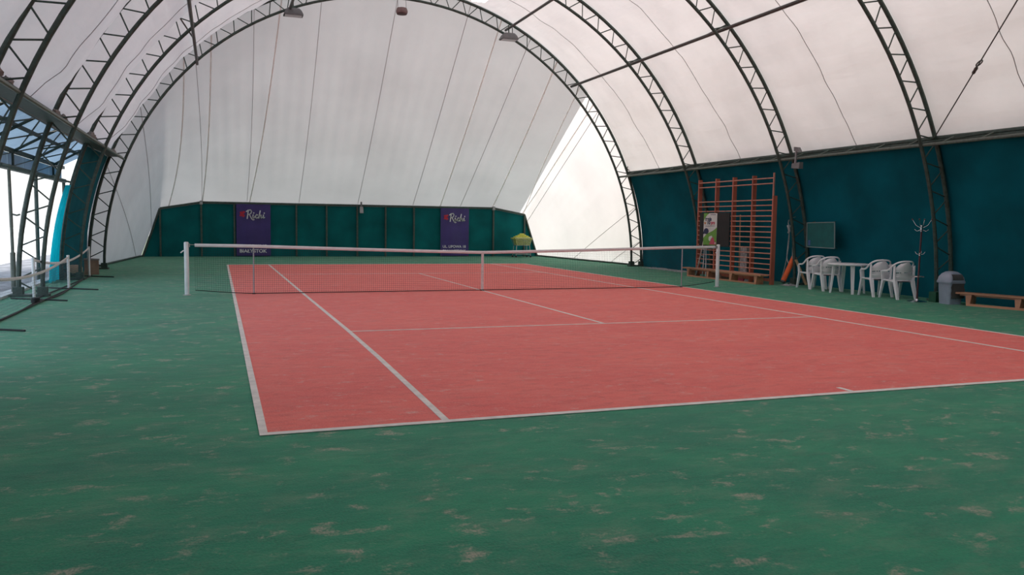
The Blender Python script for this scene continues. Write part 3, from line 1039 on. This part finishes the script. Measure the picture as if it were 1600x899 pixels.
MB().tube(rope([(-.03, .10, 1.62), (-.05, .04, 1.56), (-.04, .02, 1.48), (-.03, .06, 1.42)]), .032, 8).build('knot', 'rope', t, True)

# noticeboard on the wall
t = thing('noticeboard', 'grey-framed rectangular green noticeboard on the wall above the plastic chairs', 'noticeboard', (9.08, 0, 0))
A = Vector((0, -.12, 1.70)); B = Vector((0, -1.16, 1.72)); C = Vector((0, -1.20, 1.05)); D = Vector((0, -.15, 1.06))
MB().hexa([A, B, C, D, A + Vector((.02, 0, 0)), B + Vector((.02, 0, 0)), C + Vector((.02, 0, 0)), D + Vector((.02, 0, 0))]).build('sheet', 'notice', t)
for p, q in ((A, B), (B, C), (C, D), (D, A)):
    MB().tube([p, q], .015, 4).build('frame_bar', 'notice_frame', t)
MB().box(-.012, .0, -.28, -.20, 1.10, 1.24).build('note', 'notice_blue', t, label='small blue note pinned in the corner')
for y in (-.3, -1.05):
    MB().tube([(.01, y, 1.71), (.12, y, 1.74)], .01, 6).build('hanger', 'steel', t)
    MB().tube([(.01, y, 1.06), (.22, y, 1.05)], .01, 6).build('hanger', 'steel', t)

# ================================================================== PLASTIC CHAIRS AND TABLE
def make_chair(label):
    t = thing('plastic_chair', label, 'chair', (0, 0, 0), 0, 'white plastic armchairs by the wall')
    # faces +y; seat 0.42 high
    def seat(a, b):
        x = (a - .5) * .44 * (1 - .10 * (1 - b))
        y = -.19 + .42 * b
        z = .405 + .025 * b - .018 * math.sin(PI * a) * math.sin(PI * min(1, b * 1.1)) - (.03 * max(0, b - .88) / .12)
        return (x, y, z)
    m = MB().grid(seat, 10, 10)
    m.grid(lambda a, b: (seat(a, b)[0], seat(a, b)[1], seat(a, b)[2] - .022), 10, 10)
    m.tube([Vector(seat(0, i / 10)) - Vector((0, 0, .014)) for i in range(11)] + [Vector(seat(i / 10, 1)) - Vector((0, 0, .014)) for i in range(1, 11)] + [Vector(seat(1, 1 - i / 10)) - Vector((0, 0, .014)) for i in range(1, 11)], .018, 6)
    m.build('seat', 'plastic', t, True)
    # rounded back shell, wrapping forward at its sides, with a gap above the seat pad
    def outline(b):
        return .225 * (1 - .55 * max(0, (b - .55) / .45) ** 2.2)
    def back(a, b):
        w = outline(b)
        s = 2 * a - 1
        x = s * w
        y = -.205 - .10 * b + .10 * abs(s) ** 2.4 * (1 if b > .2 else .6)
        z = .43 + .40 * b - .035 * s * s * b
        return Vector((x, y, z))
    m = MB()
    for lo, hi in ((.0, .40), (.45, 1.0)):
        m.grid(lambda a, b: back(a, lo + (hi - lo) * b), 14, 8)
        m.grid(lambda a, b: back(a, lo + (hi - lo) * b) + Vector((0, -.012, 0)), 14, 8)
    m.build('backrest', 'plastic', t, True)
    m = MB()
    for k2 in range(7):
        s = -.62 + 1.24 * k2 / 6
        m.tube([back((s + 1) / 2, .38) + Vector((0, -.006, 0)), back((s + 1) / 2, .47) + Vector((0, -.006, 0))], .008, 5)
    m.build('back_slat', 'plastic', t)
    # continuous rim: arm front, arm, up round the back
    rim = []
    half = [(.245, .235, .43), (.262, .225, .56), (.268, .20, .612), (.272, .12, .625), (.274, .02, .632), (.268, -.06, .67), (.252, -.13, .745), (.215, -.20, .80), (.15, -.255, .835), (.07, -.285, .848)]
    full = half + [(0, -.292, .85)] + [(-x, y, z) for x, y, z in half[::-1]]
    MB().tube(rope(full), .021, 7, flat=.8).build('arm_rim', 'plastic', t, True, label='armrests running into the rounded rim of the back')
    for s in (-1, 1):
        MB().hexa([(s * .205, .20, .41), (s * .255, .20, .41), (s * .255, .245, .41), (s * .205, .245, .41), (s * .25, .20, .60), (s * .285, .20, .60), (s * .285, .235, .60), (s * .25, .235, .60)]).build('arm_support', 'plastic', t)
        MB().hexa([(s * .225, .275, 0), (s * .265, .275, 0), (s * .265, .31, 0), (s * .225, .31, 0), (s * .195, .18, .41), (s * .255, .18, .41), (s * .255, .24, .41), (s * .195, .24, .41)]).build('leg', 'plastic', t)
        MB().hexa([(s * .205, -.345, 0), (s * .250, -.345, 0), (s * .250, -.295, 0), (s * .205, -.295, 0), (s * .19, -.235, .42), (s * .25, -.235, .42), (s * .25, -.14, .42), (s * .19, -.14, .42)]).build('leg', 'plastic', t)
        MB().hexa([(s * .225, -.225, .42), (s * .25, -.225, .42), (s * .25, -.15, .42), (s * .225, -.15, .42), (s * .235, -.215, .76), (s * .258, -.215, .76), (s * .258, -.165, .73), (s * .235, -.165, .73)]).build('back_stile', 'plastic', t)
    return t
ch = make_chair('white plastic armchair farthest from the coat stand, beside the orange roll')
spots = [(8.72, -.82, -10, None), (8.63, -1.46, -14, 'white plastic armchair pushed against the far side of the round table'),
         (8.66, -3.08, -14, 'white plastic armchair between the round table and the chair by the coat stand'),
         (8.68, -3.72, -9, 'white plastic armchair nearest the coat stand')]
for i, (x, y, r, lb) in enumerate(spots):
    o = ch if i == 0 else copy_tree(ch)
    if lb:
        o['label'] = lb
    o.location = (x, y, 0)
    o.rotation_euler = (0, 0, math.radians(r))

t = thing('garden_table', 'white round plastic garden table between the pairs of chairs', 'table', (8.56, -2.28, 0), math.radians(20))
MB().lathe([(.05, .685), (.44, .685), (.455, .68), (.47, .69), (.475, .71), (.465, .722), (.05, .725)], 40).build('table_top', 'plastic', t, True)
for sx in (-1, 1):
    for sy in (-1, 1):
        a = math.atan2(sy, sx)
        d = Vector((math.cos(a), math.sin(a), 0))
        q = Vector((-d.y, d.x, 0))
        b0, b1 = d * .40, d * .33
        def cs(c, w, z):
            return [c - q * w - d * w * .6 + Vector((0, 0, z)), c + q * w - d * w * .6 + Vector((0, 0, z)), c + q * w + d * w * .6 + Vector((0, 0, z)), c - q * w + d * w * .6 + Vector((0, 0, z))]
        MB().hexa(cs(b0, .028, 0) + cs(b1, .045, .688)).build('leg', 'plastic', t)

# coat stand
t = thing('coat_stand', 'maroon coat stand with chrome hooks standing beside the last chair', 'coat stand', (8.46, -4.48, 0))
MB().lathe([(.20, 0), (.20, .018), (.12, .03), (.04, .04), (.03, .07)], 28).build('base', 'chrome', t, True)
MB().tube([(0, 0, .05), (.03, .0, 1.60)], .019, 10).build('pole', 'maroon', t, True)
MB().tube([(.03, 0, 1.52), (.031, 0, 1.66)], [.03, .03], 12).build('collar', 'chrome', t, True)
for k2 in range(4):
    a = k2 * PI / 2 + .5
    d = Vector((math.cos(a), math.sin(a), 0))
    MB().tube([Vector((.03, 0, 1.60)) + d * .02, Vector((.03, 0, 1.66)) + d * .12, Vector((.03, 0, 1.78)) + d * .19], .0045, 6).build('hook', 'chrome', t, True)
    MB().tube([Vector((.03, 0, 1.56)) + d * .02, Vector((.03, 0, 1.53)) + d * .09, Vector((.03, 0, 1.57)) + d * .14], .0045, 6).build('hook', 'chrome', t, True)
    s = (MB().lathe([(.004, -.018), (.014, -.012), (.018, 0), (.014, .012), (.004, .018)], 10, tuple(Vector((.03, 0, 1.785)) + d * .195))).build('knob', 'maroon', t, True)
    MB().tube([Vector((.02, 0, 1.03)) + d * .015, Vector((.02, 0, 1.04)) + d * .07, Vector((.02, 0, 1.09)) + d * .10], .0045, 6).build('hook', 'chrome', t, True)
MB().tube([(.02, 0, 1.0), (.02, 0, 1.06)], .026, 10).build('collar', 'chrome', t, True)
MB().tube([Vector((.01 + .13 * math.cos(2 * PI * i / 24), .13 * math.sin(2 * PI * i / 24), .55)) for i in range(24)], .008, 6, closed=True).build('umbrella_ring', 'chrome', t, True)
for a in (0, 2.1, 4.2):
    MB().tube([(.01, 0, .55), (.01 + .13 * math.cos(a), .13 * math.sin(a), .55)], .006, 5).build('ring_spoke', 'chrome', t)

# bin
t = thing('trash_bin', 'blue-grey plastic swing-lid bin between the arch leg and the bench', 'bin', (8.85, -4.98, 0), math.radians(-8))
def rr(w, d, z, n=5, r=.05):
    out = []
    for cx, cy, a0 in ((w - r, d - r, 0), (-w + r, d - r, PI / 2), (-w + r, -d + r, PI), (w - r, -d + r, 1.5 * PI)):
        for i in range(n):
            a = a0 + PI / 2 * i / (n - 1)
            out.append((cx + r * math.cos(a), cy + r * math.sin(a), z))
    return out
def loft(m, rings, cap=True):
    n = len(m.v)
    k = len(rings[0])
    for r in rings:
        m.v += r
    for i in range(len(rings) - 1):
        for j in range(k):
            a, b = n + i * k + j, n + i * k + (j + 1) % k
            m.f.append((a, b, b + k, a + k))
    if cap:
        m.f.append(tuple(n + j for j in range(k))[::-1])
        m.f.append(tuple(n + (len(rings) - 1) * k + j for j in range(k)))
    return m
loft(MB(), [rr(.155, .165, 0), rr(.175, .19, .46)]).build('body', 'bin', t, True)
loft(MB(), [rr(.195, .212, .445), rr(.20, .217, .47), rr(.195, .21, .50)]).build('lid_rim', 'bin', t, True)
loft(MB(), [rr(.19, .205, .50), rr(.18, .19, .57), rr(.145, .15, .64), rr(.09, .10, .685), rr(.05, .055, .695)]).build('lid_dome', 'bin', t, True)
MB().grid(lambda a, b: (-.13 + .26 * a, -.209 + .075 * (1 - math.cos(b * 1.25)) * 1.2, .515 + .13 * math.sin(b * 1.25)), 4, 6).build('swing_flap', 'bin_dark', t, True, label='dark swing flap')
MB().grid(lambda a, b: (-.15 + .31 * a + .012 * math.sin(b * 14), -.197 - .018 * math.sin(a * 11 + b * 5) ** 2, .13 + .31 * b), 8, 8).build('bin_shade_sheet', 'bin_dark', t, True, label='dark crumpled sheet standing in for shade on the near side')  # dark sheet gives the bin's unlit near face its shade

tag(MB().box(8.80, 9.05, -4.66, -4.47, .0, .22).build('footing_block', 'green_block'), 'green painted block at the foot of the arch beside the bin', 'block')

# ================================================================== BALL CART
bc = thing('ball_cart', 'wire ball cart on legs in the far corner before the windscreen', 'ball cart', (7.54, 17.6, 0))
lo, hi = .56, .90
wl, wh = (.34, .22), (.44, .30)
def bk(f):
    return wl[0] + (wh[0] - wl[0]) * f, wl[1] + (wh[1] - wl[1]) * f, lo + (hi - lo) * f
m = MB()
for i in range(6):
    x, y, z = bk(i / 5)
    m.tube([(-x, -y, z), (x, -y, z), (x, y, z), (-x, y, z)], .006 if i < 5 else .014, 5, closed=True)
for k2 in range(13):
    s = -1 + 2 * k2 / 12
    for sy in (-1, 1):
        m.tube([(s * wl[0], sy * wl[1], lo), (s * wh[0], sy * wh[1], hi)], .004, 4)
for k2 in range(8):
    s = -1 + 2 * k2 / 7
    for sx in (-1, 1):
        m.tube([(sx * wl[0], s * wl[1], lo), (sx * wh[0], s * wh[1], hi)], .004, 4)
m.box(-wl[0], wl[0], -wl[1], wl[1], lo - .01, lo)
m.build('basket', 'galv', bc)
for sx in (-1, 1):
    for sy in (-1, 1):
        lg = MB().tube([(sx * .32, sy * .2, lo), (sx * .36, sy * .24, .06)], .014, 6).build('leg', 'galv', bc)
        MB().tube([(sx * .36, sy * .24 - .02, .045), (sx * .36, sy * .24 + .02, .045)], .045, 12).build('castor', 'rubber', lg)
MB().box(-.36, .36, -.24, .24, .14, .16).build('lower_shelf', 'galv', bc)
random.seed(11)
ball_me = MB()
import bmesh
bm = bmesh.new()
bmesh.ops.create_icosphere(bm, subdivisions=2, radius=.034)
bme = bpy.data.meshes.new('tennis_ball')
bm.to_mesh(bme)
bm.free()
bme.materials.append(M['ball'])
bme.shade_smooth()
cnt = 0
for layer in range(5):
    f = 1 - layer / 5
    nx, ny = int(12 * f + 1), int(8 * f + 1)
    for i in range(nx):
        for j in range(ny):
            x = (i - (nx - 1) / 2) * .0695 + random.uniform(-.004, .004)
            y = (j - (ny - 1) / 2) * .0695 + random.uniform(-.004, .004)
            if layer == 0 and 1 < i < nx - 2 and 1 < j < ny - 2:
                continue
            z = .875 + layer * .05
            o = bpy.data.objects.new('tennis_ball', bme)
            COL.objects.link(o)
            o.location = (7.54 + x, 17.6 + y, z)
            tag(o, 'yellow tennis ball heaped in the wire ball cart', 'ball', 'tennis balls in the ball cart')
            cnt += 1
# pale ball layers seen through the basket wires
for z in (.60, .67, .74, .81):
    f = (z - lo) / (hi - lo)
    wx, wy, _ = bk(f)
    n = int((wx - .04) * 2 / .07)
    for i in range(n + 1):
        o = bpy.data.objects.new('tennis_ball', bme)
        COL.objects.link(o)
        o.location = (7.54 - (wx - .045) + 2 * (wx - .045) * i / n, 17.6 - wy + .045, z)
        tag(o, 'yellow tennis ball heaped in the wire ball cart', 'ball', 'tennis balls in the ball cart')
        cnt += 1
    for k2 in range(1, 5):
        o = bpy.data.objects.new('tennis_ball', bme)
        COL.objects.link(o)
        o.location = (7.54 - wx + .045, 17.6 - wy + .045 + k2 * .072, z)
        tag(o, 'yellow tennis ball heaped in the wire ball cart', 'ball', 'tennis balls in the ball cart')
        cnt += 1

# ================================================================== OPEN SIDE
t = thing('door_post', 'thin pale upright post with a latch in the open side', 'post', (-9.70, .89, 0))
MB().tube([(0, 0, 0), (0, 0, .85)], .05, 8).build('lower_sleeve', 'steel_pale', t, True)
MB().tube([(0, 0, .85), (-.02, 0, 2.62)], .032, 8).build('pole', 'steel_pale', t, True)
MB().tube([(.02, 0, 1.62), (.10, -.02, 1.60), (.16, -.02, 1.62)], .016, 6).build('latch', 'steel', t, True)
MB().tube([(-.02, 0, 2.60), (-.26, 0, 2.62)], .02, 6).build('stay', 'steel_pale', t)

def curtain(a, b):
    y = 5.0 - 1.25 * (1 - a) * (.12 + .88 * (1 - b) ** .8) - .1 * b
    x = math.sqrt(max(.1, (RF - .02) ** 2 - (2.35 * b + .06) ** 2))
    return (-x - .02 + .05 * math.sin(a * 17 + b * 1.5), y, .02 + 2.35 * b)
cu = MB().grid(curtain, 44, 20).build('side_curtain', 'teal_cloth', None, True)
tag(cu, 'bright teal tarpaulin curtain gathered at the edge of the opening', 'curtain')

def mini_net(y0, y1, x0, x1, h, sag, label, feet=True):
    t = thing('mini_net', label, 'net', (0, 0, 0), 0, 'low portable nets along the open side')
    A, B = Vector((x0, y0, 0)), Vector((x1, y1, 0))
    def top(f):
        return h - sag * 4 * f * (1 - f)
    m = MB()
    n = 90
    for i in range(n + 1):
        f = i / n
        p = A.lerp(B, f)
        m.tube([p + Vector((0, 0, .05)), p + Vector((0, 0, top(f) - .02))], .0016, 4, cap=False)
    for j in range(11):
        m.tube([A.lerp(B, i / 24) + Vector((0, 0, .05 + (top(i / 24) - .07) * j / 10)) for i in range(25)], .0016, 4, cap=False)
    m.build('mesh', 'mini_net', t)
    MB().grid(lambda a, b: A.lerp(B, a) + Vector((.007 * math.cos(2 * PI * b), 0, top(a) - .025 + .027 * math.sin(2 * PI * b))), 36, 8).build('top_band', 'pale_net', t, True)
    MB().tube([A + Vector((.06, 0, .02)), B + Vector((.06, 0, .02))], .016, 6).build('base_bar', 'rubber', t, True)
    for e in (A, B):
        MB().tube([e, e + Vector((0, 0, h + .02))], .028, 10).build('post', 'white_paint', t, True)
        MB().tube([e + Vector((-.40, .05, .018)), e + Vector((.66, -.62, .018))], .014, 6).build('foot_bar', 'rubber', t, True)
    return t
mini_net(-.30, 6.35, -9.12, -9.05, .78, .20, 'low portable net with its far post beside the brown box')
mini_net(-4.75, 2.21, -8.95, -8.91, .72, .17, 'low portable net whose near post is out of frame')
t = thing('cable_coil', 'black cable running along the turf by the portable nets, with a small coil', 'cable', (-8.9, 0, 0))
MB().tube(rope([(.0, -4.6, .016), (.03, -3.0, .016), (-.03, -1.3, .016), (.06, -.4, .016), (.10, .6, .016), (0, 2.6, .016), (-.10, 4.8, .016), (-.12, 5.6, .016)]), .016, 6).build('cable', 'rubber', t, True)
m = MB()
for k2 in range(3):
    m.tube([(-.03 + .06 * math.cos(2 * PI * i / 14), -1.22 + .06 * math.sin(2 * PI * i / 14), .03 + .03 * k2) for i in range(14)], .02, 6, closed=True)
m.build('coil', 'rubber', t, True)

t = thing('cardboard_box', 'brown cardboard box by the foot of the farthest arch', 'box', (-9.10, 7.2, 0), .12)
MB().hexa([(-.18, -.25, 0), (.18, -.25, 0), (.18, .25, 0), (-.18, .25, 0), (-.18, -.25, .40), (.18, -.25, .40), (.18, .25, .40), (-.18, .25, .40)]).build('carton', 'card', t)
MB().hexa([(-.2, -.27, .40), (.2, -.27, .40), (.2, .27, .40), (-.2, .27, .40), (-.19, -.27, .43), (.18, -.27, .425), (.19, .27, .42), (-.2, .27, .44)]).build('flap', 'rim', t)
t = thing('beige_crate', 'beige rounded crate on a low green plinth behind the portable net', 'crate', (-9.38, 6.3, 0))
MB().box(-.16, .16, -.3, .3, 0, .10).build('plinth', 'green_block', t)
loft(MB(), [[(x * 1, y, z) for x, y, z in rr(.14, .27, .10)], rr(.15, .28, .22), rr(.12, .24, .30)]).build('crate', 'beige_card', t, True)
